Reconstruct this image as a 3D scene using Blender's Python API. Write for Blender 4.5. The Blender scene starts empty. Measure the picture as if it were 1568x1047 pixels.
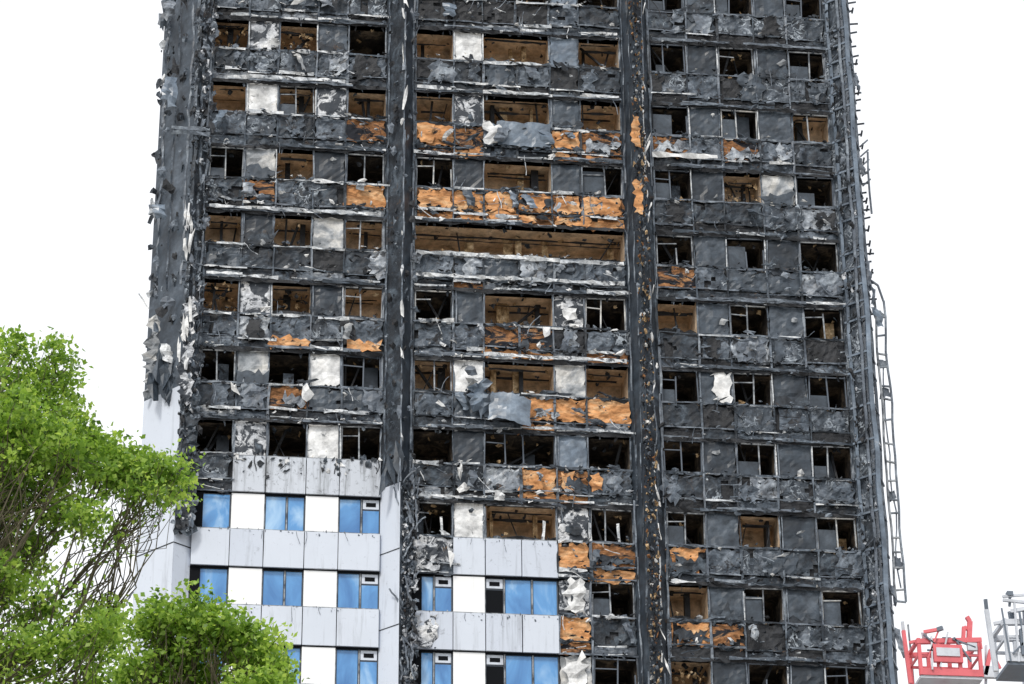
import bpy, math, random
import numpy as np
from mathutils import Vector, noise, Matrix
random.seed(11); np.random.seed(7)
R=random.random
U=random.uniform
scene=bpy.context.scene
# ------------------------------------------------------------------ materials
def mat_new(name, rough=0.7, spec=0.3):
    m=bpy.data.materials.new(name); m.use_nodes=True
    nt=m.node_tree; b=nt.nodes['Principled BSDF']
    b.inputs['Roughness'].default_value=rough
    b.inputs['Specular IOR Level'].default_value=spec
    return m,nt,b
def N(nt,t,**k):
    n=nt.nodes.new(t)
    for a,v in k.items():
        if a in n.inputs: n.inputs[a].default_value=v
        else: setattr(n,a,v)
    return n
def coord(nt,scale=(1,1,1)):
    tc=N(nt,'ShaderNodeTexCoord'); mp=N(nt,'ShaderNodeMapping'); mp.inputs['Scale'].default_value=scale
    nt.links.new(tc.outputs['Object'],mp.inputs['Vector']); return mp.outputs['Vector']
def nz(nt,vec,scale,detail=4,rough=0.6,dist=0.0):
    n=N(nt,'ShaderNodeTexNoise'); n.inputs['Scale'].default_value=scale; n.inputs['Detail'].default_value=detail
    n.inputs['Roughness'].default_value=rough; n.inputs['Distortion'].default_value=dist
    nt.links.new(vec,n.inputs['Vector']); return n.outputs['Fac']
def ramp(nt,fac,stops,interp='LINEAR'):
    r=N(nt,'ShaderNodeValToRGB'); cr=r.color_ramp; cr.interpolation=interp
    while len(cr.elements)<len(stops): cr.elements.new(0.5)
    for e,(p,c) in zip(cr.elements,stops):
        e.position=p; e.color=(c[0],c[1],c[2],1) if isinstance(c,(tuple,list)) else (c,c,c,1)
    nt.links.new(fac,r.inputs['Fac']); return r.outputs['Color']
def mix(nt,fac,a,b,mode='MIX'):
    m=N(nt,'ShaderNodeMix'); m.data_type='RGBA'; m.blend_type=mode
    if hasattr(fac,'links') or hasattr(fac,'is_linked'): nt.links.new(fac,m.inputs[0])
    else: m.inputs[0].default_value=fac
    for s,v in ((6,a),(7,b)):
        if isinstance(v,(tuple,list)): m.inputs[s].default_value=(v[0],v[1],v[2],1)
        else: nt.links.new(v,m.inputs[s])
    return m.outputs[2]
def bump(nt,b,h,strength=0.5,dist=0.05):
    n=N(nt,'ShaderNodeBump'); n.inputs['Strength'].default_value=strength; n.inputs['Distance'].default_value=dist
    nt.links.new(h,n.inputs['Height']); nt.links.new(n.outputs['Normal'],b.inputs['Normal'])
M={}
def mottled(name, stops, veins=None, patch=None, scale=1.3, sc2=9, veinscale=2.2, rough=0.6, spec=0.4, bmp=0.35, stretch=(1,1,1), veinw=0.016):
    m,nt,b=mat_new(name,rough,spec); v=coord(nt,stretch)
    c=ramp(nt,nz(nt,v,scale,6,0.65,0.6),stops)
    f=nz(nt,v,sc2,5,0.7)
    c=mix(nt,0.75,c,ramp(nt,f,[(0.3,0.35),(0.5,0.9),(0.7,1.5)]),'MULTIPLY')
    if veins:
        n=nz(nt,v,veinscale,3,0.55,1.4)
        k=ramp(nt,n,[(0.5-2*veinw,0),(0.5-veinw*0.5,1),(0.5+veinw*0.5,1),(0.5+2*veinw,0)])
        n2=nz(nt,v,1.1,2); k2=ramp(nt,n2,[(0.45,0),(0.58,1)])
        kk=mix(nt,1.0,k,k2,'MULTIPLY')
        c=mix(nt,kk,c,veins)
    if patch:
        for (col,sc,lo,hi) in patch:
            n=nz(nt,v,sc,5,0.7,0.8); k=ramp(nt,n,[(lo,0),(hi,1)])
            c=mix(nt,k,c,col)
    nt.links.new(c,b.inputs['Base Color'])
    bump(nt,b,nz(nt,v,7,6,0.7,0.5),bmp,0.07)
    M[name]=m; return m
mottled('char_dark',[(0.38,(0.010,0.014,0.020)),(0.52,(0.027,0.037,0.050)),(0.66,(0.085,0.110,0.138))],scale=1.6,patch=[((0.30,0.345,0.39),5,0.65,0.70),((0.10,0.06,0.035),2.2,0.62,0.74)])  # char tones are lifted a little, putting some haze into the colours
mottled('char_grey',[(0.34,(0.024,0.032,0.044)),(0.5,(0.074,0.096,0.124)),(0.66,(0.21,0.245,0.29))],scale=1.8,patch=[((0.44,0.48,0.52),4,0.64,0.68),((0.012,0.013,0.016),2.2,0.56,0.62)])
mottled('char_marble',[(0.38,(0.014,0.019,0.026)),(0.52,(0.048,0.063,0.082)),(0.66,(0.18,0.21,0.25))],veins=(0.38,0.43,0.48),patch=[((0.40,0.44,0.48),3.5,0.62,0.67)])
mottled('char_black',[(0.3,(0.007,0.008,0.010)),(0.5,(0.015,0.017,0.021)),(0.7,(0.034,0.038,0.045))],bmp=0.5)
mottled('char_panel',[(0.3,(0.026,0.035,0.047)),(0.5,(0.050,0.066,0.086)),(0.7,(0.10,0.122,0.15))],scale=0.8,sc2=3,rough=0.45,bmp=0.08,patch=[((0.28,0.32,0.36),3,0.70,0.74)])
mottled('char_panel_deep',[(0.3,(0.012,0.017,0.024)),(0.5,(0.024,0.033,0.045)),(0.7,(0.048,0.064,0.083))],scale=0.7,sc2=3,rough=0.4,bmp=0.07)
mottled('silver_peeled',[(0.34,(0.05,0.06,0.075)),(0.48,(0.20,0.23,0.27)),(0.62,(0.46,0.50,0.54))],scale=1.8,sc2=5,rough=0.42,spec=0.6,bmp=0.25,patch=[((0.02,0.024,0.03),2.4,0.55,0.60)])
mottled('orange_insulation',[(0.3,(0.38,0.17,0.07)),(0.5,(0.66,0.33,0.145)),(0.68,(0.78,0.53,0.31))],rough=0.9,spec=0.1,sc2=3.5,bmp=0.2,stretch=(0.8,1,2.2),patch=[((0.18,0.085,0.04),0.9,0.50,0.66),((0.035,0.032,0.033),1.7,0.60,0.65),((0.62,0.60,0.56),4,0.70,0.73)])
mottled('scorched_insulation',[(0.35,(0.14,0.07,0.034)),(0.5,(0.36,0.175,0.08)),(0.62,(0.68,0.38,0.18))],rough=0.9,spec=0.1,stretch=(0.8,1,2.0),patch=[((0.026,0.028,0.034),1.3,0.48,0.56),((0.42,0.43,0.43),5,0.67,0.71)])
mottled('white_scorched',[(0.3,(0.50,0.51,0.52)),(0.5,(0.76,0.77,0.77)),(0.7,(0.85,0.84,0.82))],rough=0.6,bmp=0.12,sc2=2,patch=[((0.09,0.10,0.11),1.5,0.63,0.69),((0.45,0.40,0.32),2.0,0.64,0.74)])
mottled('white_mottled',[(0.3,(0.30,0.32,0.35)),(0.5,(0.58,0.60,0.63)),(0.7,(0.82,0.82,0.81))],rough=0.6,bmp=0.25,patch=[((0.032,0.040,0.052),2.3,0.48,0.52),((0.22,0.13,0.06),3,0.68,0.72)])
mottled('smoked_light',[(0.33,(0.10,0.12,0.14)),(0.48,(0.32,0.34,0.36)),(0.6,(0.64,0.63,0.60))],scale=0.9,sc2=2.0,rough=0.5,bmp=0.1)
mottled('bare_metal',[(0.3,(0.22,0.25,0.28)),(0.46,(0.48,0.51,0.54)),(0.66,(0.82,0.83,0.83))],rough=0.5,spec=0.5,bmp=0.2,patch=[((0.06,0.07,0.085),2.5,0.56,0.62)])
mottled('dull_metal',[(0.3,(0.05,0.062,0.08)),(0.5,(0.12,0.145,0.18)),(0.7,(0.30,0.345,0.39))],rough=0.5,spec=0.5,bmp=0.25)
mottled('sheet_metal_blue',[(0.3,(0.075,0.10,0.135)),(0.5,(0.13,0.17,0.22)),(0.7,(0.24,0.29,0.35))],scale=0.8,sc2=2,rough=0.35,spec=0.6,bmp=0.08)
mottled('brown_plaster',[(0.3,(0.44,0.32,0.215)),(0.5,(0.70,0.55,0.40)),(0.7,(0.82,0.69,0.54))],scale=0.9,sc2=2.5,rough=0.9,spec=0.1,bmp=.2,patch=[((0.08,0.06,0.045),0.9,0.56,0.76),((0.06,0.048,0.038),4,0.65,0.71)])
mottled('brown_debris',[(0.35,(0.16,0.10,0.05)),(0.5,(0.42,0.29,0.16)),(0.65,(0.70,0.55,0.36))],scale=4,rough=0.9,spec=0.1)
def clean(name,col,soot,lo,hi,rough=0.4):
    m,nt,b=mat_new(name,rough,0.4); v=coord(nt)
    vs=coord(nt,(2.2,2.2,0.18))
    c=mix(nt,ramp(nt,nz(nt,v,0.5,3),[(0.4,0),(0.6,0.5)]),col,tuple(x*0.92 for x in col))
    c=mix(nt,ramp(nt,nz(nt,vs,1.6,6,0.7,0.3),[(lo,0),(hi,soot)]),c,(0.16,0.17,0.18))
    c=mix(nt,ramp(nt,nz(nt,v,6,6,0.75,0.6),[(lo+0.06,0),(hi+0.03,0.8*soot+0.1)]),c,(0.05,0.05,0.05))
    nt.links.new(c,b.inputs['Base Color']); bump(nt,b,nz(nt,v,0.8,2),0.05,0.05); M[name]=m
clean('clean_cladding',(0.62,0.67,0.75),0.45,0.54,0.74)
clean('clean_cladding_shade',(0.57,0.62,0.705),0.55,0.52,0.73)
clean('white_infill_panel',(0.88,0.89,0.89),0.25,0.62,0.8)
clean('sooty_cladding',(0.56,0.60,0.66),0.85,0.49,0.66)
m,nt,b=mat_new('blue_window_glass',0.12,0.7); v=coord(nt,(1,1,0.5))
c=ramp(nt,nz(nt,v,0.9,4,0.55,0.8),[(0.33,(0.05,0.17,0.41)),(0.54,(0.11,0.31,0.62)),(0.70,(0.38,0.58,0.80))])  # blue noise with pale patches: soft sky reflections painted into the glass colour
nt.links.new(c,b.inputs['Base Color']); bump(nt,b,nz(nt,v,1.5,2),0.12,0.03); M['blue_window_glass']=m
m,nt,b=mat_new('dark_frame',0.5,0.4); b.inputs['Base Color'].default_value=(0.10,0.12,0.15,1); M['dark_frame']=m
m,nt,b=mat_new('grey_frame',0.45,0.4); v=coord(nt); nt.links.new(ramp(nt,nz(nt,v,3,4),[(0.36,(0.05,0.06,0.075)),(0.62,(0.38,0.405,0.43))]),b.inputs['Base Color']); M['grey_frame']=m
m,nt,b=mat_new('flat_black',0.95,0.1); b.inputs['Base Color'].default_value=(0.008,0.009,0.011,1); M['flat_black']=m  # plain near-black for joints, slots, vents and dark window parts
mottled('dark_room',[(0.3,(0.025,0.026,0.029)),(0.5,(0.09,0.08,0.072)),(0.7,(0.42,0.33,0.24))],rough=0.9,spec=0.1)
mottled('concrete_wall',[(0.3,(0.2,0.2,0.2)),(0.5,(0.28,0.28,0.27)),(0.7,(0.36,0.36,0.35))],rough=0.9,spec=0.2,bmp=0.1)
# ------------------------------------------------------------------ mesh batches
class Batch:
    def __init__(s): s.d={}
    def add(s,mat,vs,fs):
        V,F=s.d.setdefault(mat,([],[])); o=len(V); V.extend(vs); F.extend([tuple(i+o for i in f) for f in fs])
    def build(s,parent,prefix):
        for k,(V,F) in s.d.items():
            me=bpy.data.meshes.new(prefix+k); me.from_pydata(V,[],F); me.materials.append(M[k]); me.update()
            o=bpy.data.objects.new(prefix+k,me); scene.collection.objects.link(o); o.parent=parent
BF=[(0,3,2,1),(4,5,6,7),(0,1,5,4),(1,2,6,5),(2,3,7,6),(3,0,4,7)]
T=Batch()
def box(mat,x0,x1,y0,y1,z0,z1,j=0.0,B=None):
    B=B or T
    vs=[(x0,y0,z0),(x1,y0,z0),(x1,y1,z0),(x0,y1,z0),(x0,y0,z1),(x1,y0,z1),(x1,y1,z1),(x0,y1,z1)]
    if j: vs=[(a+U(-j,j),b_+U(-j,j),c_+U(-j,j)) for a,b_,c_ in vs]
    B.add(mat,vs,BF)
def beam(mat,p,q,w,h=None,B=None):
    B=B or T; h=h or w
    p=Vector(p);q=Vector(q); d=(q-p).normalized()
    a=d.cross(Vector((0,1,0)))
    if a.length<0.1: a=d.cross(Vector((1,0,0)))
    a.normalize(); b_=d.cross(a).normalized()
    vs=[]
    for e in (p,q):
        for s,t in ((-1,-1),(1,-1),(1,1),(-1,1)): vs.append(tuple(e+a*s*w/2+b_*t*h/2))
    B.add(mat,vs,[(0,1,2,3),(7,6,5,4),(0,4,5,1),(1,5,6,2),(2,6,7,3),(3,7,4,0)])
def sheet(mat,x0,x1,z0,z1,y,amp=0.04,rag=0.05,hole=0.0,den=0.13,fx=None):
    nx=max(3,int((x1-x0)/den)); nzv=max(3,int((z1-z0)/den)); s=U(0,50)
    if mat=='orange_insulation': rag=max(rag,.11); 
    vs=[];fs=[]
    for i in range(nzv+1):
        for j in range(nx+1):
            u=j/nx; w=i/nzv; x=x0+(x1-x0)*u; z=z0+(z1-z0)*w
            p=Vector((x*2.2+s,0,z*2.2)); n1=noise.noise(p); n2=noise.noise(p*2.7+Vector((9,3,1))); n3=noise.noise(p*1.9+Vector((3,8,5)))
            e=min(u,1-u)*(x1-x0); ez=min(w,1-w)*(z1-z0)
            if e<0.02: x+= rag*1.6*n2*(1)
            if ez<0.02: z+= rag*1.6*(n3+0.6*n2)*(1)
            x+=rag*0.4*n3; z+=rag*0.4*n2
            yy=y+amp*(n1*1.2+n2*0.8)
            if fx: x,yy,z=fx(x,yy,z,u,w)
            vs.append((x,yy,z))
    for i in range(nzv):
        for j in range(nx):
            if hole:
                n=noise.noise(Vector(((j/nx)*(x1-x0)*1.7+s,7,(i/nzv)*(z1-z0)*1.7)))
                if n>1-hole*1.0-0.35: continue
            a=i*(nx+1)+j; fs.append((a,a+1,a+nx+2,a+nx+1))
    T.add(mat,vs,fs)
def flake(mat,x,y,z,sx,sz,ang=0,curl=0.06):
    n=random.randint(6,9); vs=[(x,y-curl*R(),z)]
    for i in range(n):
        t=2*math.pi*i/n; r=U(0.35,1.15)
        a=math.cos(t)*sx*r; c=math.sin(t)*sz*r
        vs.append((x+a*math.cos(ang)-c*math.sin(ang), y+U(-curl,curl), z+a*math.sin(ang)+c*math.cos(ang)))
    T.add(mat,vs,[(0,i+1,(i+1)%n+1) for i in range(n)])
def ribbon(mat,pts,w,wob=0.25):
    P=[Vector(p) for p in pts]; vs=[];n=len(P)
    for i,p in enumerate(P):
        d=(P[min(i+1,n-1)]-P[max(i-1,0)]).normalized(); a=Vector((-d.z,0,d.x))
        if a.length<0.1: a=Vector((1,0,0))
        a.normalize(); ww=w*U(1-wob,1+wob)
        t=U(-0.35,0.35)*w
        vs.append(tuple(p+a*ww/2+Vector((0,t,0)))); vs.append(tuple(p-a*ww/2-Vector((0,t,0))))
    T.add(mat,vs,[(2*i,2*i+1,2*i+3,2*i+2) for i in range(n-1)])
def hrib(mat,x0,x1,z,y,w,wob=0.02,step=0.22,sag=0.0,wv=.25):
    n=max(2,int((x1-x0)/step)); s=U(0,99); tilt=U(-.04,.04)
    ribbon(mat,[(x0+(x1-x0)*i/n, y+0.03*noise.noise(Vector((s,i*0.5,1))), z+tilt*(i/n-.5)+wob*1.3*noise.noise(Vector((s,i*0.3,4)))-sag*math.sin(math.pi*i/n)) for i in range(n+1)],w,wv)
def vrib(mat,x,z0,z1,y,w,wob=0.02,step=0.3):
    n=max(2,int(abs(z1-z0)/step)); s=U(0,99)
    ribbon(mat,[(x+wob*2*noise.noise(Vector((s,i*0.3,1))), y+0.03*noise.noise(Vector((s,i*0.5,7))), z0+(z1-z0)*i/n) for i in range(n+1)],w)
def wire(mat,p,L,ang,w=0.025,k=.28):
    pts=[];x,y,z=p
    for i in range(6):
        pts.append((x,y,z)); ang+=U(-k,k); x+=math.cos(ang)*L/6; z+=math.sin(ang)*L/6; y-=U(-0.02,0.03)
    ribbon(mat,pts,w,0.3)
def curl(mat,x,y,z,w,h,tilt=0,out=.3):
    n=7; vs=[]; s=U(0,99)
    for i in range(n+1):
        t=i/n; ww=w*(1-.5*t*R())
        yy=y-out*math.sin(t*math.pi*.7)*U(.7,1.1); zz=z-h*t; xx=x+tilt*t*h+.1*noise.noise(Vector((s,t*3,0)))
        vs+= [(xx-ww/2,yy+U(-.05,.05),zz+U(-.05,.05)),(xx,yy-.05,zz+U(-.04,.04)),(xx+ww/2,yy+U(-.05,.05),zz+U(-.05,.05))]
    fs=[]
    for i in range(n):
        for j in (0,1): a=i*3+j; fs.append((a,a+1,a+4,a+3))
    T.add(mat,vs,fs)
# ------------------------------------------------------------------ tower data
Z0=36.0; FH=2.6; WH=1.27
def ZH(k): return Z0+(9-k)*FH
LB=[0,1.22,2.3,3.6,4.68,6.03]
MB=[7.06,8.38,9.42,11.78,12.83,14.28]
RB=[15.35,16.68,17.80,19.15,20.35,21.73]
MS=[7.06,8.38,9.42,10.6,11.78,12.83,14.28]
win={'L':{-2:'DPDPD',-1:'DPDPD',0:'EMEPD',1:'BWBMB',2:'FHBPF',3:'BPBLB',4:'EMEPB',5:'FHDWX',6:'DMDWX',7:'bwbwb',8:'bwbwb'},
 'M':{-2:'DPDPD',-1:'DPDPD',0:'BWBPB',1:'BMBPB',2:'FPBPF',3:'BBBBB',4:'FPBMF',5:'BWBLB',6:'DPXPD',7:'DWYMX',8:'bwbMX',9:'bwbLX'},
 'R':{-2:'XPXPX',-1:'XPXPX',0:'XPFPX',1:'XPFPY',2:'XPEHX',3:'XPXPF',4:'BPFPF',5:'XQXPX',6:'XPXPF',7:'FPBPF',8:'BPXPF',9:'EPXPX',10:'XPXPX',11:'XPXPX'}}
sp={'L':{-2:'mmgdm',-1:'mmgdm',0:'dgmmg',1:'dmdgu',2:'dugdo',3:'gdddd',4:'gddmd',5:'dmudg',6:'mCCCC'},
 'M':{-2:'kmkkgd',-1:'kmkkgd',0:'gddggd',1:'oussou',2:'uooouu',3:'gggggg',4:'gguumg',5:'gdsooo',6:'dmmoud',7:'Mcccou',8:'ccccod'},
 'R':{-2:'dmmmm',-1:'dmmmm',0:'mgmmm',1:'umugd',2:'dddgg',3:'umddm',4:'dgmmg',5:'dmmgm',6:'dmgmm',7:'ogmdd',8:'oummm',9:'ddmgm',10:'ddmmm',11:'ddmmm'}}
KMIN,KMAX=-4,22
def wcode(b,k): return win[b].get(k, 'bwbwb' if k>0 else 'DPDPD')
def scode(b,k):
    d=sp[b]
    if k in d: return d[k]
    return 'cccccc' if k>0 else 'dmdgmd'
def niche(mat,x0,x1,zt,zb,depth,front=0.14):
    vs=[(x0,front,zb),(x1,front,zb),(x1,depth,zb),(x0,depth,zb),(x0,front,zt),(x1,front,zt),(x1,depth,zt),(x0,depth,zt)]
    T.add(mat,vs,[(0,1,2,3),(7,6,5,4),(3,2,6,7),(0,3,7,4),(1,5,6,2)])
def opening(bay,code,x0,x1,k):
    zt=ZH(k); zb=zt-WH; W=x1-x0
    if code=='b':
        box('dark_frame',x0,x1,0.16,0.22,zb,zt)
        n=1 if W<1.26 else (2 if W<1.6 else 3)
        if n==3: xs=[x0,x0+0.62,x0+0.62+0.9,x1]
        elif n==2: xs=[x0,x0+W*0.55,x1]
        else: xs=[x0,x1]
        for i in range(len(xs)-1):
            a,c_=xs[i]+0.045,xs[i+1]-0.045
            small=(i==0 and n==3) or (i==1 and n==2 and x0!=LB[2])
            if small:
                box('blue_window_glass' if n==2 or k>9 else 'flat_black',a,c_,0.13,0.16,zb+0.05,zt-0.42)
                box('clean_cladding',a,c_,0.12,0.16,zt-0.36,zt-0.04); box('flat_black',a+0.1,c_-0.1,0.11,0.12,zt-0.28,zt-0.14)
            else: box('blue_window_glass',a,c_,0.13,0.16,zb+0.05,zt-0.05)
            box('grey_frame',xs[i]-0.02,xs[i]+0.02,0.10,0.16,zb,zt)
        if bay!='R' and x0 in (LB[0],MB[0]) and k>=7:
            box('flat_black',x0,x0+0.33,0.09,0.10,zb,zt)
        return
    if code=='w':
        box('white_infill_panel',x0+0.015,x1-0.015,0.02,0.12,zb,zt-0.02)
        return
    if code in 'PLHWMQ':
        mt={'P':random.choice(['char_panel','char_panel_deep','char_panel','char_panel_deep','sheet_metal_blue' if bay!='R' else 'char_panel']),'L':'smoked_light','H':'smoked_light','W':'white_scorched','M':'white_mottled','Q':'char_panel'}[code]
        box('char_black',x0,x1,0.16,0.24,zb,zt)
        sheet(mt,x0+0.03,x1-0.03,zb+0.02,zt-0.02,0.07,0.04,0.05)
        if code=='H': sheet('char_panel',x0+0.03,x1-0.03,zb+0.0,zb+0.5,0.02,0.02,0.25)
        if code=='Q': sheet('white_scorched',x0+0.45,x1-0.05,zb+0.1,zt-0.05,0.0,0.03,0.15)
        if code in 'WM' and bay!='R' and R()<.6: flake('char_dark',U(x0+.2,x1-.2),-.03,U(zb,zt),U(.1,.3),U(.1,.3),0,.04)
        if code=='P':
            if R()<0.28: flake('smoked_light',U(x0+.3,x1-.2),-0.02,U(zb+.1,zt-.3),U(.1,.25),U(.05,.15),U(-1,1))
            if R()<0.5: vrib('dull_metal',x0+U(0.03,0.1),zb,zt,0.0,0.04)
            if R()<.4: sheet('char_dark',x0,x1,zb-.05,zb+U(.2,.5),0,.04,.25)
        for xx in (x0,x1):
            if R()<0.75: vrib(random.choice(['bare_metal','dull_metal','dull_metal']),xx+U(-.02,.02),zb-0.1,zt+U(-.2,.1),-0.01,0.04)
        return
    br=code in 'BYE'
    niche('brown_plaster' if br else 'dark_room',x0+0.002,x1-0.002,zt+0.06,zb-0.04,U(1.2,2.0) if br else 2.4)
    for i in range(int((8 if code!='E' else 30)*W)):
        y=U(0.2,1.0); z=zt-U(0.0,0.5)*R() if R()<0.4 else zb+U(0,0.35)
        flake(random.choice(['char_black','brown_debris','char_dark'] if code!='E' else ['char_black','brown_debris','brown_debris','char_black']),U(x0+.1,x1-.1),y,z if code!='E' else U(zb,zt),U(.04,.14),U(.03,.12),U(0,3))
    for i in range(random.randint(0,2)):
        beam('char_black',(U(x0+.1,x1-.1),U(.4,1.1),zb),(U(x0+.1,x1-.1),U(.4,1.1),zt+0.05),U(.03,.09))
    if br:
        for i in range(2):
            hrib('char_black',x0+U(0,.3),x1-U(0,.3),zt-U(0.03,.25),U(.3,1.1),U(.03,.1))
        if R()<0.6:
            xx=U(x0+.2,x1-.3); box('char_black',xx,xx+U(.08,.25),U(.7,1.1),1.15,zb,zt+0.05)
        if W>2: 
            for i in range(int(W/1.1)): xx=x0+U(.2,W-.3); box('brown_debris',xx,xx+U(.1,.4),U(.8,1.1),1.15,zb,zt+.05)
        hrib('char_black',x0,x1,zb+0.05,0.15,U(.12,.3),0.07)
    else:
        if R()<.5: xx=U(x0+.1,x1-.5); box(random.choice(['char_panel','brown_debris','char_grey']),xx,xx+U(.2,.5),U(.5,1.2),1.3,zb,zb+U(.5,1.3))
    for i in range(int(W*3.5)):
        if R()<.55: flake(random.choice(['char_dark','char_black','char_grey','dull_metal']),U(x0,x1),.03,zt-U(0,.1),U(.02,.08),U(.05,.22),U(-.3,.3),.04)
        else: flake(random.choice(['char_dark','char_black','char_grey','dull_metal']),U(x0,x1),.03,zb+U(0,.08),U(.05,.16),U(.04,.16),U(-.3,.3),.04)
    if code in 'FXY' or (code in 'BD' and R()<.3 and W<2):
        fm='grey_frame' if code!='X' or R()<0.4 else 'dark_frame'
        if code=='F' and R()<.5: fm='smoked_light'
        fl=0.045
        xs=[x0+0.05,x0+0.05+(W-.1)*U(.35,.6),x1-0.05]
        if W>2: xs=[x0+.05,x0+.7,x0+1.3,x1-.05]
        for xx in xs:
            if R()<0.85: beam(fm,(xx,0.12,zb),(xx+U(-.04,.04),0.12,zt-(0 if R()<.8 else U(0,.6))),fl)
        beam(fm,(x0+.05,0.125,zt-0.04),(x1-.05,0.125,zt-0.04+U(-.03,.03)),fl)
        if R()<.8: beam(fm,(x0+.05,0.125,zb+0.03),(x1-.05,0.125,zb+0.03),fl)
        if R()<.7: beam(fm,(xs[0],0.13,zt-.38),(xs[1],0.13,zt-.38+U(-.05,.05)),fl*.8)
        if R()<.35: box('char_panel',xs[0]+.03,xs[1]-.03,0.16,0.18,zb+.03,zb+U(.4,1.1))
    for xx in (x0,x1):
        vrib(random.choice(['dull_metal','dull_metal','char_grey','char_dark']),xx+U(-.03,.03),zb-.05,zt+.05,0.05,U(.04,.08))
SM={'d':'char_dark','g':'char_grey','m':'char_marble','k':'char_black','o':'orange_insulation','u':'scorched_insulation','s':'sheet_metal_blue','M':'white_mottled','a':'char_grey'}
def spandrel(bay,code,x0,x1,k):
    zt=ZH(k)-WH; zb=ZH(k+1); 
    if code in 'cC':
        mt=random.choice(['clean_cladding','clean_cladding','clean_cladding_shade']) if code=='c' else 'sooty_cladding'
        box(mt,x0+0.014,x1-0.014,-0.05+U(-.012,.012),0.1,zb+0.03,zt-0.035,.004)
        box('grey_frame',x0,x1,-0.01,0.11,zt-0.026,zt+0.01)
        box('flat_black',x0,x1,0.02,0.11,zb-0.02,zb+0.024)
        if code=='c' and R()<.6: wire('dark_frame',(U(x0,x1),-0.07,zt-.05),U(.2,.6),-1.6,0.015)
        if code=='c' and k in (7,8):
            for i in range(5): flake(random.choice(['dark_frame','dull_metal']),U(x0,x1),-.07,zt-abs(random.gauss(0,.12)),U(.01,.04),U(.01,.07),0,.01)
        if code=='C':
            for i in range(12): flake(random.choice(['char_dark','char_dark','dull_metal','white_scorched','char_black']),U(x0,x1),-0.08,zt-abs(random.gauss(0,.3)),U(.02,.15),U(.02,.14),U(0,3),0.02)
            wire('char_black',(U(x0,x1),-0.07,zt),0.7,-1.6,0.03)
        return
    light=bay in 'LM'
    zm=zb+U(0.34,0.5)
    low=random.choice(['char_dark','char_grey','char_dark','char_black'] + (['dull_metal','silver_peeled'] if light else []))
    if code in 'ou' and bay=='M' and R()<.8: low=random.choice(['scorched_insulation','orange_insulation'])
    if code not in 'ou' and bay=='M' and R()<.15: low='scorched_insulation'
    sheet(low,x0,x1,zb+0.05,zm-0.02,0.07,0.04,0.06,hole=0.08)
    mt=SM[code]
    if light and code in 'dgm' and R()<.3: mt=random.choice(['silver_peeled','char_panel','char_grey','char_black'])
    if not light and code in 'dgm' and R()<.3: mt=random.choice(['char_panel','silver_peeled','char_grey','char_black'])
    sheet(mt,x0-.02 if code in 'ou' else x0+.02,x1-.02,zm+0.03,zt-0.04,0.03 if code not in 's' else -0.08,0.06 if code!='s' else 0.03,0.10,hole=0.17 if code!='s' else 0)
    if R()<.42 and code in 'dgm':
        a=U(x0-.2,x1-.4); sheet(random.choice(['char_grey','dull_metal','char_marble','char_panel','char_black','silver_peeled']),a,a+U(.4,.9),zm+U(-.1,.1),zt+U(-.25,.1),-.03,.07,.16,hole=.15)
    if code in 'ou':
        for i in range(5): flake(random.choice(['char_dark','char_dark','char_grey']),U(x0,x1),-0.04,random.choice([zm,zt])+U(-.16,.16),U(.1,.45),U(.03,.13),U(-.4,.4))
        if R()<.5: sheet(random.choice(['char_dark','silver_peeled']),x0+U(0,.5),x1-U(0,.3),zm+U(0,.2),zm+U(.35,.6),-.02,.05,.2,hole=.25)
        if R()<.7: flake('white_scorched',U(x0+.1,x1-.1),-0.04,U(zm,zt),U(.05,.2),U(.03,.1),U(0,3))
    for zz,pw in ((zt-0.0,0.06),(zm,0.05),(zb+0.03,0.06)):
        mt=random.choice(['char_grey','dull_metal','dull_metal','char_dark'])
        hrib(mt,x0-U(0,.05),x1+U(0,.05),zz,-0.03,pw*U(.7,1.4),0.02)
    pr=0.5 if light else 0.13
    for zz in (zt-.03,zm-0.05,zb+0.08):
        if R()<pr:
            a=x0+U(0,.5)*(x1-x0) if R()<.5 else x0; c_=x1+U(0,.3) if R()<.6 else x1-U(0,.4)*(x1-x0)
            hrib('bare_metal',a,c_,zz+U(-.04,.04),-0.08-U(0,.04),U(.03,.12),0.025,wv=.6)
    nf=int((x1-x0)*(12 if light else 10)*(1.3 if code in 'mM' else 1))
    for i in range(nf):
        zz=random.choice([zt,zm,zb+.05])+U(-.14,.14) if R()<.65 else U(zb,zt)
        s=U(.025,.075)*(2.0 if R()<.12 else 1)
        flake(random.choice(['white_scorched','bare_metal','dull_metal','dull_metal','char_grey','char_black','char_black','char_dark'] if light else ['dull_metal','dull_metal','smoked_light','char_grey','char_black','char_black','char_dark','char_grey']),U(x0,x1),-0.07-U(0,.08),zz,s*U(1,2.4),s*U(.5,1),U(-.6,.6))
    for i in range(random.randint(0,3)):
        wire(random.choice(['bare_metal','dull_metal','char_black','dull_metal'] if light else ['dull_metal','char_black','char_grey']),(U(x0,x1),-0.1,U(zb,zt)),U(.3,1.0),random.choice([0,-1.5,1.5,3.1])+U(-.4,.4),U(.018,.032))
    vrib(random.choice(['dull_metal','char_dark','char_grey']),x0+U(-.03,.03),zb,zt,-0.04,U(.05,.09))
    if R()<(.33 if light else .1):
        curl(random.choice(['dull_metal','sheet_metal_blue','smoked_light','silver_peeled','char_panel']),U(x0,x1),-.06,zt-U(0,.3),U(.15,.5),U(.3,.8),U(-.5,.5),U(.1,.35))
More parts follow.
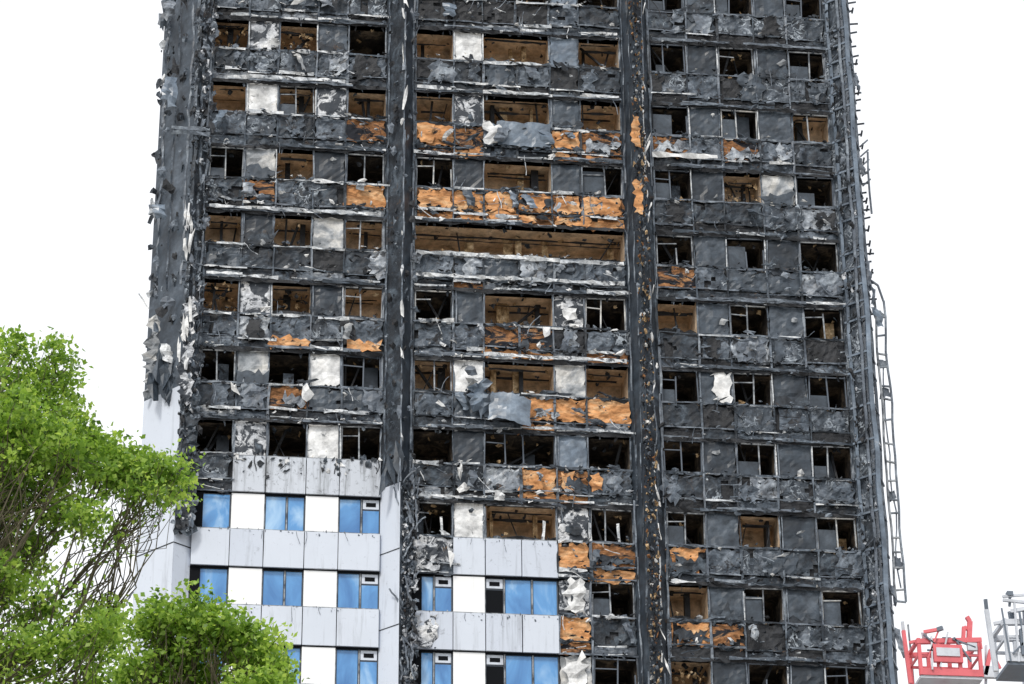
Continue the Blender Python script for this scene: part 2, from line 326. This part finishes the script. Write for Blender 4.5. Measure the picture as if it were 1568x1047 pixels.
for k in range(KMIN,KMAX+1):
    zt=ZH(k)
    for bay,bx,sx in (('L',LB,LB),('M',MB,MS),('R',RB,RB)):
        box('char_black' if k<12 else 'concrete_wall',bx[0],bx[-1],0.13,0.45,ZH(k+1)+0.06,zt-WH-0.045)
        wc=wcode(bay,k); sc=scode(bay,k)
        if 'c' not in sc and 'C' not in sc:
            hrib('char_black',bx[0],bx[-1],ZH(k+1)-.02,-.05,.13,.02,wv=.4)  # dark strip along the window heads, painting in the shadow band there
            for i in range(2):
                a=U(bx[0],bx[-1]-2); hrib(random.choice(['char_grey','dull_metal','char_panel']),a,min(a+U(1,4),bx[-1]),ZH(k+1)+U(.0,.12),-.12,.09,.03,wv=.4)
        if bay=='M' and k==3: opening(bay,'B',bx[0],bx[-1],k)
        else:
            for i in range(5): opening(bay,wc[i],bx[i],bx[i+1],k)
        for i in range(len(sx)-1): spandrel(bay,sc[i],sx[i],sx[i+1],k)
# specific remnants -----------------------------------------------------------
for zz,a,c_ in ((ZH(3)-WH-.02,7.1,9.6),(ZH(3)-WH-.06,9.6,12.0),(ZH(3)-WH-.12,12.0,14.2),(ZH(4)+.45,7.1,14.2),(ZH(4)+.08,12.9,14.2),(ZH(1)+.1,7.1,8.3),(ZH(1)+.05,9.4,11.7),(ZH(1)+.1,12.9,14.2),(ZH(5)+.12,9.4,14.2),(ZH(3)+.1,0.1,5.9),(ZH(2)+.03,7.0,8.3),(ZH(4)-WH,7.2,8.4),(ZH(4)+.15,.1,1.3),(ZH(5)+.1,3.6,4.7),(ZH(1)+.15,1.2,4.6),(ZH(0)+.1,12.9,14.2)):
    hrib('bare_metal',a,c_,zz,-0.14,.13,0.03,wv=.35)
hrib('white_scorched',15.3,17.6,ZH(2)+.42,-0.2,.18,0.01,wv=.1)
for a,c_ in ((7.2,8.3),(8.75,9.4),(9.5,10.5),(10.65,11.5),(11.9,12.7),(12.85,14.1)): sheet('orange_insulation',a,c_,ZH(3)+.55,ZH(3)+1.22,-.04,.03,.06)
for a,c_ in ((8.6,9.3),(9.6,11.2),(11.9,13.1)): sheet('orange_insulation',a,c_,ZH(3)+.08,ZH(3)+.42,-.04,.03,.06)
for a,c_ in ((7.1,7.7),(7.9,8.35),(11.95,12.75)): sheet('orange_insulation',a,c_,ZH(2)+.55,ZH(2)+1.2,-.04,.03,.08)
for a,c_ in ((11.9,12.4),(8.9,9.4),(13.0,13.6)): sheet('orange_insulation',a,c_,ZH(2)+.05,ZH(2)+.36,-.04,.03,.08)
for a,c_ in ((10.9,11.3),(11.95,12.3),(12.9,13.3)): sheet('orange_insulation',a,c_,ZH(7)+.5,ZH(7)+1.15,-.04,.03,.1)
def hang(x,y,z,u,w): return (x+0.10*w, y-0.35*(1-w)-0.2*math.sin(u*3), z-0.28*u)
sheet('sheet_metal_blue',9.5,10.85,ZH(5)-WH-1.15,ZH(5)-WH+.0,-0.18,0.04,0.05,fx=hang)
sheet('sheet_metal_blue',8.9,9.5,ZH(5)-WH-.75,ZH(5)-WH+.35,-0.3,0.2,0.25)
flake('smoked_light',9.0,-0.45,ZH(5)-WH+.25,.35,.2,0.6,.2)
flake('dull_metal',8.95,-0.5,ZH(5)-WH+.55,.28,.2,0.3,.2)
sheet('sheet_metal_blue',9.9,11.75,ZH(1)-WH-.85,ZH(1)-WH+.12,-0.16,0.03,0.05)
sheet('white_scorched',9.45,9.95,ZH(1)-WH-.8,ZH(1)-WH,-0.2,0.08,0.2)
for (x,z,a,b_,t) in ((12.35,ZH(4)-.8,.3,.28,-.6),(11.5,ZH(4)-WH-.35,.25,.3,0),(8.7,ZH(7)+.35,.3,.22,-.4),(8.6,ZH(7)+1.0,.1,.35,0),(9.85,ZH(7)+.15,.22,.18,.3),(3.5,ZH(5)-WH-.35,.28,.38,0),(1.2,ZH(5)-WH-.3,.18,.4,.2),(14.0,ZH(5)+.35,.3,.12,.5),(2.1,ZH(0)-WH+.2,.2,.2,0),(2.1,ZH(4)-WH+.1,.35,.12,.5),(8.3,ZH(8)+.6,.1,.4,0),(3.0,ZH(-1)-WH-.5,.6,.15,.6),(3.6,ZH(-1)-WH-.4,.3,.12,-.3)):
    flake('white_scorched',x,-0.2,z,a,b_,t,.1)
for x in (8.0,11.3,13.8,12.9): vrib('bare_metal',x,ZH(7)-WH,ZH(7)-WH+.7,0.02,.09,.05)
for k in (7,8):
    sheet('white_mottled',7.15,7.9,ZH(k+1)+.1,ZH(k)-WH-.1,-0.1,.12,.15)
    sheet('white_scorched',12.0,12.6,ZH(k+1)-1.2,ZH(k+1)-.1,-0.08,.15,.2)
for a,c_ in ((2.35,3.6),(4.8,5.95)): sheet('orange_insulation',a,c_,ZH(5)+.08,ZH(5)+.45,-0.08,.03,.05)
# ------------------------------------------------------------------ pilasters
def prow(xa,xm,xb,ya,ym,yb,z0,z1,matl,matr):
    for (A,Bp,mt) in (((xa,ya),(xm,ym),matl),((xm,ym),(xb,yb),matr)):
        vs=[];fs=[]; nx=5; s=U(0,50); rough=mt not in('clean_cladding','clean_cladding_shade')
        nn=int((z1-z0)/0.2) if rough else 1
        for i in range(nn+1):
            for j in range(nx+1):
                t=j/nx; z=z0+(z1-z0)*i/nn
                d=0.06*noise.noise(Vector((t*2+s,z*1.5,0))) if rough and 0<j<nx else 0
                vs.append((A[0]+(Bp[0]-A[0])*t,A[1]+(Bp[1]-A[1])*t+d,z))
        for i in range(nn):
            for j in range(nx):
                a=i*(nx+1)+j; fs.append((a,a+1,a+nx+2,a+nx+1))
        T.add(mt,vs,fs)
ZT=ZH(KMIN)+1; ZBm=ZH(7)+.35
prow(6.03,6.62,7.06,0.1,-0.55,0.1,ZBm,ZT,'char_dark','char_panel_deep')
prow(6.03,6.62,7.06,0.1,-0.55,0.1,ZH(KMAX)-2,ZBm,'clean_cladding','char_marble')
for k in range(6,KMAX): beam('flat_black',(6.03,0.09,ZH(k)-WH-.7),(6.61,-0.555,ZH(k)-WH-.7),.02)
prow(14.28,14.75,15.35,0.1,-0.5,0.1,ZH(11),ZT,'char_panel_deep','char_dark')
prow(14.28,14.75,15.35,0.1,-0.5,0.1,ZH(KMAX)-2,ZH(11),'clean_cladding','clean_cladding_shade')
prow(-1.75,-0.55,0.0,1.0,-0.35,0.1,ZH(6)+1.0,ZT,'char_panel','char_dark')
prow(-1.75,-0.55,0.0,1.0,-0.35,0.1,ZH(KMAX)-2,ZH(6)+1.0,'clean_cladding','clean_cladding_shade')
prow(21.73,22.25,22.75,0.1,-0.45,0.9,ZH(11),ZT,'char_marble','char_grey')
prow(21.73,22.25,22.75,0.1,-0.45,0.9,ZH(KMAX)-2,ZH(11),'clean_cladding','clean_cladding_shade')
for k in range(6,KMAX): 
    z=ZH(k)-WH-.7
    beam('flat_black',(-1.75,0.99,z),(-.55,-.355,z),.025); beam('flat_black',(-.55,-.355,z),(0,0.09,z),.025)
def debris(xa,xb,za,zb_,y,n,mats,s0=.04,s1=.14):
    for i in range(n):
        s=U(s0,s1); flake(random.choice(mats),U(xa,xb),y-U(0,.15),U(za,zb_),s*U(.5,1.2),s*U(.8,2.0),U(-.4,.4),.07)
z=ZBm
while z<ZT:
    flake(random.choice(['white_scorched','bare_metal','dull_metal','dull_metal']),6.6+U(-.06,.06),-.66,z,U(.03,.12),U(.1,.6),U(-.2,.2),.05); z+=U(.5,1.6)
for i in range(10): zz=ZBm+i*3; vrib(random.choice(['dull_metal','char_grey']),6.62+U(-.03,.03),zz,zz+3.1,-.62,.05); vrib(random.choice(['dull_metal','char_grey']),6.98+U(-.03,.03),zz,zz+3.1,-.1,.06)
vrib('char_grey',6.12,ZBm,ZT,-.1,.06)
debris(6.65,7.2,ZH(10),ZBm,-.3,420,['char_dark','char_grey','white_mottled','dull_metal','char_black','silver_peeled','char_black'])
for i in range(22): wire('dull_metal',(U(6.65,7.2),-.5,U(ZH(10),ZBm)),U(.5,1.2),U(1,2),.05)
debris(6.1,7.1,ZBm,ZT,-.35,190,['char_dark','char_grey','char_black','dull_metal','char_black'])
for x,z,a in ((6.3,ZBm+.4,.2),(6.1,ZBm+.1,-.1),(6.55,ZBm+.9,.1)): flake('char_panel',x,-.6,z,.2,.7,a,.1)
debris(14.6,15.02,ZH(10),ZT,-.45,1500,['brown_debris','char_black','char_dark','scorched_insulation','smoked_light','char_grey','brown_debris','char_black','dull_metal'],.02,.075)
for a in (14.56,15.05,15.3,14.35):
    for i in range(18):
        zz=ZH(10)+i*2; vrib(random.choice(['dull_metal','dull_metal','char_grey','char_dark','bare_metal'] if abs(a-15.05)<.1 else ['dull_metal','char_grey','char_dark']),a+U(-.04,.04),zz,zz+2,-.5+abs(a-14.75)*.8,U(.03,.07),.03)
for i in range(30): flake('white_scorched',U(14.95,15.15),-.55,U(ZH(10),ZT),U(.02,.05),U(.12,.4),U(-.4,.4),.06)
for k in (1,2): sheet('orange_insulation',14.55,14.85,ZH(k)-2.2,ZH(k)-.9,-.60,.03,.1)
# left corner
for a,mt,w in ((-1.6,'dull_metal',.09),(-1.2,'char_grey',.06),(-.75,'dull_metal',.07),(-.3,'char_grey',.09),(-.08,'dull_metal',.08),(-.5,'char_marble',.12)):
    y=1.0-(a+1.75)*1.125 if a<-.55 else -.35+(a+.55)*.82
    for i in range(9):
        zz=ZH(7)+.6+i*3.4; 
        if a<-.6 and zz<ZH(5): continue
        vrib(mt,a+U(-.03,.03),zz,zz+3.4,y-.1,w,.05)
debris(-.6,0.1,ZH(8)+1,ZT,-.32,620,['char_dark','char_grey','char_black','dull_metal','char_marble','dull_metal','white_mottled','char_black'],.04,.16)
sheet('char_dark',-.5,.05,ZH(8)+.9,ZH(6)+1.1,-.36,.12,.15)
debris(-1.85,-1.5,ZH(5),ZT,.9,110,['bare_metal','char_grey','dull_metal','char_dark'],.05,.2)
debris(-1.6,-.6,ZH(5),ZT,.1,130,['char_grey','dull_metal','char_dark','char_black'],.05,.25)
for i in range(14):
    z=U(ZH(5),ZT); curl(random.choice(['char_panel','dull_metal','sheet_metal_blue','silver_peeled','bare_metal']),U(-1.7,-.3),.3 if i%2 else -.2,z,U(.2,.5),U(.6,1.6),U(-.2,.2),.35)
for zz in (ZH(2)+.3,ZH(2)+.1): hrib('dull_metal',-1.3,0,zz,-.5,.12,.1)
for i in range(26):
    zz=U(ZH(5),ZT); beam('dull_metal',(-.7,-.3,zz),(0,0,zz+U(-.05,.05)),.06)
sheet('white_mottled',-.6,-.2,ZH(6)+.3,ZH(4)-1,-.45,.12,.15)
sheet('smoked_light',-1.7,-1.35,ZH(6)+1.0,ZH(5)+1.4,.55,.1,.3)
for i in range(12): flake('char_panel',U(-1.5,-.6),.0,ZH(6)+1+U(-.3,.9),.22,.7,U(-.4,.4),.15)
for i in range(14): flake('white_scorched',U(-.7,-.35),-.55,U(ZH(6),ZH(3)),U(.05,.1),U(.3,.8),U(-.15,.15),.06)
wire('bare_metal',(-1.75,.9,ZH(5)+1.8),.8,2.2,.05); wire('dull_metal',(-1.75,.9,ZH(8)-.6),.7,4.2,.05)
# right corner: exposed rails, ribs, brackets
def pipe(x,y,za,zb_,mt,w,wv=.03):
    n=int((zb_-za)/.65); s=U(0,50)
    f=lambda i: x+wv*2*noise.noise(Vector((s,i*.4,0)))
    for i in range(n): beam(mt,(f(i),y,za+(zb_-za)*i/n),(f(i+1),y,za+(zb_-za)*(i+1)/n),w)
for x,y,mt,w in ((21.85,-.15,'sheet_metal_blue',.10),(22.15,-.5,'dull_metal',.09),(22.4,-.55,'sheet_metal_blue',.15),(22.72,.2,'dull_metal',.09)):
    pipe(x,y,ZH(10),ZT,mt,w)
z=ZH(10)
while z<ZT:
    beam('sheet_metal_blue',(21.75,-.1,z),(22.4,-.6,z+.05),.07); beam('dull_metal',(22.4,-.6,z+.05),(22.8,.3,z),.06)
    if R()<.6: beam('dull_metal',(21.8,-.2,z),(22.4,-.6,z+.65),.04)
    z+=.65 if R()<.7 else 1.3
debris(21.7,22.5,ZH(10),ZT,-.45,480,['char_grey','dull_metal','char_dark','white_mottled','char_marble','char_black','char_black'],.04,.12)
for i in range(14): curl(random.choice(['sheet_metal_blue','dull_metal']),U(22.3,22.8),-.2,U(ZH(9),ZT),U(.12,.3),U(.6,1.6),U(-.1,.2),.3)
z=ZH(4)
while z<ZT:
    if R()<.85: beam('char_grey',(22.7,.4,z),(22.7+U(.2,.4),.3,z+U(-.03,.06)),.05); 
    if R()<.6: beam('char_dark',(22.9,.3,z-.08),(22.95,.3,z+.15),.06)
    z+=U(.28,.6)
zt_=ZH(4)+1.0; zb_=ZH(8)-.3
pts=[(22.75,.2,zt_+.3),(23.05,.1,zt_),(23.2,.1,zt_-.6)]
for p,q in zip(pts,pts[1:]): beam('dull_metal',p,q,.06)
for xx in (22.88,23.2): pipe(xx,.1,zb_,zt_-.6,'grey_frame' if xx<23 else 'dull_metal',.065,.05)
pipe(23.02,.15,zb_+.5,zt_-3,'dull_metal',.04,.08)
z=zb_
while z<zt_-.6:
    beam(random.choice(['grey_frame','dull_metal','smoked_light']),(22.86,.1,z),(23.2,.1,z+U(-.08,.08)),.055)
    if R()<.3: sheet('dull_metal',22.86,23.15,z,z+.4,.15,.05,.1)
    z+=U(.35,.95)
for i in range(5): beam('dull_metal',(22.8,.2,ZH(2)-.2+i*.4),(23.1,.2,ZH(2)+.1+i*.4),.05)
pipe(23.05,.2,ZH(3)+1.3,ZH(2)+1.2,'dull_metal',.06)
pipe(23.35,.6,ZH(10),ZH(8)-.9,'grey_frame',.05)
# ------------------------------------------------------------------ core of the tower
box('concrete_wall',-1.7,22.7,2.7,24,0,ZT); box('char_dark',-1.71,-1.6,1.0,2.69,ZH(6),ZT); box('clean_cladding',-1.71,-1.6,1.0,2.69,0,ZH(6)-.01)
box('char_dark',22.6,22.71,.9,2.69,ZH(11),ZT); box('clean_cladding',22.6,22.71,.9,2.69,0,ZH(11)-.01)
box('char_dark',-1.6,22.6,0.15,2.69,ZT-.3,ZT)
box('concrete_wall',-1.6,22.6,0.46,2.69,0,ZH(KMAX)-2.1)
tower=bpy.data.objects.new('burnt_tower_block',None); scene.collection.objects.link(tower)
T.build(tower,'cladding_')
# ------------------------------------------------------------------ ground
m,nt,b=mat_new('ground_mat',0.9,0.2); v=coord(nt)
nt.links.new(ramp(nt,nz(nt,v,0.15,6),[(0.4,(0.20,0.195,0.18)),(0.6,(0.33,0.315,0.285))]),b.inputs['Base Color'])
me=bpy.data.meshes.new('ground'); me.from_pydata([(-900,-900,0),(900,-900,0),(900,900,0),(-900,900,0)],[],[(0,1,2,3)]); me.materials.append(m)
g=bpy.data.objects.new('ground',me); scene.collection.objects.link(g)
# ------------------------------------------------------------------ trees
random.seed(5)
m,nt,b=mat_new('leaf_mat',0.45,0.35)
at=N(nt,'ShaderNodeAttribute'); at.attribute_name='tint'
c=ramp(nt,at.outputs['Fac'],[(0.0,(0.06,0.125,0.022)),(0.45,(0.20,0.35,0.055)),(1.0,(0.45,0.60,0.15))])
nt.links.new(c,b.inputs['Base Color'])
tr=N(nt,'ShaderNodeBsdfTranslucent'); c2=mix(nt,1.0,c,(1.6,1.5,1.0),'MULTIPLY'); nt.links.new(c2,tr.inputs['Color'])
ms=N(nt,'ShaderNodeMixShader'); ms.inputs[0].default_value=0.5
nt.links.new(b.outputs[0],ms.inputs[1]); nt.links.new(tr.outputs[0],ms.inputs[2]); nt.links.new(ms.outputs[0],nt.nodes['Material Output'].inputs[0])
leafm=m
m,nt,b=mat_new('bark',0.9,0.2); v=coord(nt,(1,1,.2)); nt.links.new(ramp(nt,nz(nt,v,8,5),[(0.3,(0.05,0.045,0.028)),(0.7,(0.17,0.15,0.10))]),b.inputs['Base Color']); M['bark']=m
def tree(name,base,blobs,leaf,twigs_per,per):
    root=bpy.data.objects.new(name,None); scene.collection.objects.link(root)
    vs=[];fs=[]
    def limb(p,q,r0,r1,seg=7,bend=.12):
        p=Vector(p);q=Vector(q); L=(q-p).length; s=U(0,99); d=(q-p).normalized()
        a=d.cross(Vector((0,1,0.1))).normalized(); c_=d.cross(a); n=7 if r0>.04 else 4
        pts=[]
        for i in range(seg+1):
            t=i/seg; e=math.sin(math.pi*t)*bend*L
            c0=p.lerp(q,t)+a*e*noise.noise(Vector((s,t*2,0)))*2+c_*e*noise.noise(Vector((s,t*2,5)))*2; pts.append(c0)
            r=r0+(r1-r0)*t; o=len(vs)
            for j in range(n): vs.append(tuple(c0+a*r*math.cos(2*math.pi*j/n)+c_*r*math.sin(2*math.pi*j/n)))
            if i: 
                for j in range(n): fs.append((o-n+j,o-n+(j+1)%n,o+(j+1)%n,o+j))
        return pts
    fork=Vector((base[0],base[1],base[2]))
    limb((base[0]-.3,base[1],0),fork,.32,.16,12,.03)
    P=[];
    for (cx,cy,cz,rx,ry,rz,den) in blobs:
        c0=Vector((cx,cy,cz)); lp=limb(fork+Vector((0,0,-U(0,2.5))),c0,.04,.010,8)
        for q in lp[6:]:
            for i in range(3): P.append((q+Vector((U(-.2,.2),U(-.3,.3),U(-.15,.2))),int(per*U(.4,1)),U(.07,.15)))
        nt_=int(twigs_per*den)
        for i in range(nt_):
            d=Vector((random.gauss(0,1),random.gauss(0,1),random.gauss(0,1))).normalized()*(R()**.45)
            if R()<.18: d*=1.3
            e=c0+Vector((d.x*rx,d.y*ry,d.z*rz))
            if R()<.5: limb(lp[random.randint(5,8)],e,.010,.003,4,.2)
            n=int(per*U(.3,1.7)); sp=U(.05,.13)
            P.append((e,n,sp))
    C=np.concatenate([np.array(e)+np.random.normal(0,1,(n,3))*np.array([sp,sp,sp*.7]) for e,n,sp in P])
    n=len(C)
    A=np.random.normal(0,1,(n,3)); A[:,2]-=.3; A/=np.linalg.norm(A,axis=1)[:,None]
    Bv=np.random.normal(0,1,(n,3)); Bv[:,2]*=.6; Bv-=A*(A*Bv).sum(1)[:,None]; Bv/=np.linalg.norm(Bv,axis=1)[:,None]
    s=(leaf*np.random.uniform(.6,1.3,n))[:,None]
    nn=np.cross(A,Bv)
    V=np.stack([C-A*s*.5, C+Bv*s*.32+nn*s*.08, C+A*s*.5, C-Bv*s*.32+nn*s*.08],1).reshape(-1,3)
    me=bpy.data.meshes.new('foliage'); me.vertices.add(4*n); me.vertices.foreach_set('co',V.ravel().astype(np.float32))
    me.loops.add(4*n); me.loops.foreach_set('vertex_index',np.arange(4*n,dtype=np.int32))
    me.polygons.add(n); me.polygons.foreach_set('loop_start',np.arange(0,4*n,4,dtype=np.int32)); me.update(); me.validate()
    at=me.attributes.new('tint','FLOAT','FACE')
    tint=np.concatenate([np.clip(np.random.normal(U(.2,.9),.16,k),0,1) for _,k,_ in P]); at.data.foreach_set('value',tint.astype(np.float32))
    me.materials.append(leafm); o=bpy.data.objects.new('foliage',me); scene.collection.objects.link(o); o.parent=root
    mb=bpy.data.meshes.new('trunk_and_limbs'); mb.from_pydata(vs,[],fs); mb.materials.append(M['bark']); o=bpy.data.objects.new('trunk_and_limbs',mb); scene.collection.objects.link(o); o.parent=root
def B1(l):
    out=[]
    for (px,py,rx,ry,den) in l:
        k=.00778
        out.append((-1.6+(px-90)*k,-54.3+U(-.8,.8),16.4-(py-760)*k/.92,rx*k,.7,ry*k,den))
    return out
t1=B1([(5,530,30,34,.5),(70,545,38,34,.7),(20,590,50,40,.9),(95,610,38,36,.8),(15,650,60,40,1.1),(85,655,45,34,.9),(30,700,70,36,1.2),(110,695,55,24,.9),(165,672,40,26,.8),(205,705,48,26,1.0),(258,695,28,22,.7),(100,742,70,18,.8),(215,755,45,10,.3),(20,765,55,32,1.0),(105,790,50,16,.5),(40,840,42,26,.6),(130,832,36,12,.25),(15,915,40,24,.5),(75,950,36,18,.4),(165,905,24,12,.25),(150,960,40,16,.4),(175,1000,35,26,.6),(25,985,45,18,.5),(90,1020,60,22,.7),(150,1050,60,22,.8),
 (-60,620,60,70,1),(-90,780,80,100,1),(-70,930,80,90,1),(0,1120,140,50,1.3),(-130,1080,120,90,1)])
tree('deciduous_tree',(-4.4,-54.3,12.0),t1,.078,62,25)
k=.0071
t2=[(-1.6+(px-90)*.00778*.93+.05,-56.6+U(-.6,.6),15.17-(py-760)*.00745,rx*k,.55,ry*k,den) for (px,py,rx,ry,den) in
 [(262,945,42,28,1),(320,935,38,20,.7),(350,965,50,30,1.2),(405,990,42,26,1),(438,1000,22,20,.4),(290,1000,60,40,1.4),(235,1010,32,40,.8),(370,1030,65,32,1.3),(300,1060,80,40,1.2),(410,1055,50,28,.8),(340,1130,120,50,1.5)]]
tree('deciduous_tree',(.2,-56.6,11.2),t2,.075,56,27)
# ------------------------------------------------------------------ fire aerial platforms
def pmat(name,col,rough=.35):
    m,nt,b=mat_new(name,rough,.5); v=coord(nt); nt.links.new(mix(nt,ramp(nt,nz(nt,v,3,5),[(.45,0),(.7,.5)]),col,tuple(x*.6 for x in col)),b.inputs['Base Color']); M[name]=m
pmat('red_paint',(0.72,0.15,0.17)); pmat('steel_light',(0.6,0.63,0.68)); pmat('white_paint',(0.75,0.75,0.75)); pmat('rubber',(0.02,0.02,0.02),.8); pmat('dark_steel',(0.14,0.17,0.21)); pmat('cab_glass',(0.03,0.04,0.05),.1)
def aerial(name,cx,cy,cz,col,second,variant):
    B=Batch()
    bm=lambda mt,p,q,w,h=None: beam(mt,(cx+p[0],cy+p[1],cz+p[2]),(cx+q[0],cy+q[1],cz+q[2]),w,h,B)
    bx=lambda mt,a,b_,c_,d,e,f_: box(mt,cx+a,cx+b_,cy+c_,cy+d,cz+e,cz+f_,0,B)
    bx(second,-.8,.8,-.5,.5,-.75,-.68); bx(col,-.8,.8,-.54,-.5,-.68,-.5)
    for x in (-.78,-.3,.25,.78):
        for y in (-.48,.48): bm(col,(x,y,-.68),(x,y,.28),.09)
    for y in (-.48,.48):
        bm(col,(-.85,y,.22),(.85,y,.32),.12); bm(col,(-.8,y,-.1),(.8,y,-.1),.06)
    for x in (-.78,.78):
        bm(col,(x,-.5,.28),(x,.5,.28),.08); bm(col,(x,-.5,-.1),(x,.5,-.1),.05)
    bx(col,-.45,.3,-.62,-.52,-.35,.12); bx(second,-.38,.22,-.65,-.62,-.2,.02)
    bm(second,(-.55,-.3,.28),(-.62,-.45,.5),.11); bm(col,(-.62,-.45,.5),(-.3,-.6,.52),.08); bm('dark_steel',(-.3,-.6,.52),(-.18,-.68,.54),.1)
    bm(col,(.55,-.4,.28),(.62,-.4,.85),.12); bm(col,(.62,-.4,.85),(.55,-.4,.98),.1); bm(col,(.4,-.4,.3),(.45,-.4,.7),.09); bm(col,(.45,-.4,.7),(.62,-.4,.6),.08)
    bm(col,(-1.0,-.2,-.8),(-1.08,-.2,.62),.09); bm(second,(-1.08,-.2,.62),(-1.1,-.25,.85),.07); bm(col,(-.95,-.2,.3),(-.6,-.3,.35),.07)
    bm(second,(.95,-.2,-.8),(1.05,-.2,.3),.06); bm(col,(.9,-.4,-.6),(1.1,-.4,.1),.1); bm(col,(1.1,-.4,.1),(1.3,-.4,-.4),.07); bx(second,.85,1.2,-.45,-.3,-.65,-.35)
    bx(second,.45,.7,-.6,-.5,0,.2); bx('dark_steel',-.1,.12,-.3,0,.3,.45)
    for i in range(8): bm(random.choice([second,'dark_steel',col]),(U(-.7,.9),-.58,U(-.6,.1)),(U(-.7,.9),-.58,U(-.2,.5)),.04)
    if variant:
        for i in range(9):
            x=-.75+i*.18; bm('steel_light' if i%2 else 'dark_steel',(x,-.55,-.7),(x+U(-.1,.1),-.55,U(.3,.75)),U(.03,.06))
        bm('steel_light',(-.8,-.55,.72),(.8,-.55,.6),.06); bx('dark_steel',-.5,.1,-.6,-.5,-.55,.05); bx('red_paint',.2,.5,-.62,-.5,-.5,-.2)
        bm('dark_steel',(-.65,-.5,.6),(-.62,-.5,.85),.05);bx('dark_steel',-.70,-.57,-.6,-.45,.82,.92); bm('steel_light',(-.8,-.55,.8),(-.3,-.55,.86),.05)
    e=Vector((0,.6,-.9)); tx=Vector((5.5,4.0,-cz+3.2)); 
    bm(col,(0,.5,-.5),e,.3,.3)
    for i,(t0,t1) in enumerate(((0,.33),(.30,.66),(.62,1))):
        p=e.lerp(tx,t0); q=e.lerp(tx,t1); w=.32+.12*i; bm(col if i!=1 else second,p,q,w,w*1.2)
    X,Y,Zg=tx.x,tx.y,-cz
    bx('dark_steel',X-4.2,X+4.2,Y-1.0,Y+1.0,Zg+.7,Zg+1.0); bx(col,X-2.2,X+4.2,Y-1.2,Y+1.2,Zg+1.0,Zg+2.0); bx(second,X-.9,X+.9,Y-.9,Y+.9,Zg+2.0,Zg+3.0)
    bx(col,X-4.6,X-2.6,Y-1.2,Y+1.2,Zg+.6,Zg+2.0); bx('cab_glass',X-4.5,X-2.7,Y-1.15,Y+1.15,Zg+2.0,Zg+2.75); bx(col,X-4.55,X-2.65,Y-1.2,Y+1.2,Zg+2.75,Zg+2.95)
    bx('dark_steel',X-4.7,X-4.6,Y-1.2,Y+1.2,Zg+.5,Zg+.85)
    for wx in (-3.6,1.6,3.0):
        for s in (-1.15,1.15):
            n=20; vs=[]; 
            for yy in (-.15,.15):
                for i in range(n): a=2*math.pi*i/n; vs.append((cx+X+wx+.5*math.cos(a),cy+Y+s+yy,.5+.5*math.sin(a)))
            B.add('rubber',vs,[tuple(range(n)),tuple(range(2*n-1,n-1,-1))]+[(i,i+n,(i+1)%n+n,(i+1)%n) for i in range(n)])
    root=bpy.data.objects.new(name,None); scene.collection.objects.link(root); B.build(root,'platform_')
aerial('fire_engine_aerial_platform',19.2,-18.2,29.1,'red_paint','steel_light',0)
aerial('fire_engine_aerial_platform',18.35,-28.5,25.45,'steel_light','dark_steel',1)
# ------------------------------------------------------------------ light
el=math.radians(45); az=math.radians(210)
w=bpy.data.worlds.new('World'); scene.world=w; w.use_nodes=True; nt=w.node_tree; bg=nt.nodes['Background']
sky=nt.nodes.new('ShaderNodeTexSky'); sky.sky_type='NISHITA'; sky.sun_disc=False; sky.sun_elevation=el; sky.sun_rotation=az
mx=nt.nodes.new('ShaderNodeMix'); mx.data_type='RGBA'; mx.inputs[0].default_value=.86
tc=nt.nodes.new('ShaderNodeTexCoord'); cn=nt.nodes.new('ShaderNodeTexNoise'); cn.inputs['Scale'].default_value=1.5; nt.links.new(tc.outputs['Generated'],cn.inputs['Vector'])
cr=nt.nodes.new('ShaderNodeValToRGB'); cr.color_ramp.elements[0].color=(12.1,12.3,12.7,1); cr.color_ramp.elements[1].color=(13.1,13.2,13.4,1); nt.links.new(cn.outputs['Fac'],cr.inputs['Fac'])
nt.links.new(sky.outputs[0],mx.inputs[6]); nt.links.new(cr.outputs[0],mx.inputs[7]); nt.links.new(mx.outputs[2],bg.inputs[0]); bg.inputs[1].default_value=.1
sd=bpy.data.lights.new('sun','SUN'); sd.energy=2.1; sd.angle=math.radians(10); sd.color=(1,.95,.88)
so=bpy.data.objects.new('sun',sd); scene.collection.objects.link(so)
d=Vector((math.sin(az)*math.cos(el),math.cos(az)*math.cos(el),math.sin(el))); so.rotation_euler=d.to_track_quat('Z','Y').to_euler()
scene.view_settings.view_transform='Standard'; scene.view_settings.look='None'; scene.view_settings.exposure=0
# ------------------------------------------------------------------ camera
cd=bpy.data.cameras.new('camera'); cam=bpy.data.objects.new('camera',cd); scene.collection.objects.link(cam)
cd.sensor_width=36; cd.lens=4500/1568*36; cd.clip_end=3000; cd.clip_start=.5
cam.matrix_world=Matrix.Translation((-0.0137,-86.587,Z0-34.127))@(Matrix.Rotation(-0.1192,4,'Z')@Matrix.Rotation(math.pi/2+0.4785,4,'X')@Matrix.Rotation(-0.0095,4,'Z'))
scene.camera=cam
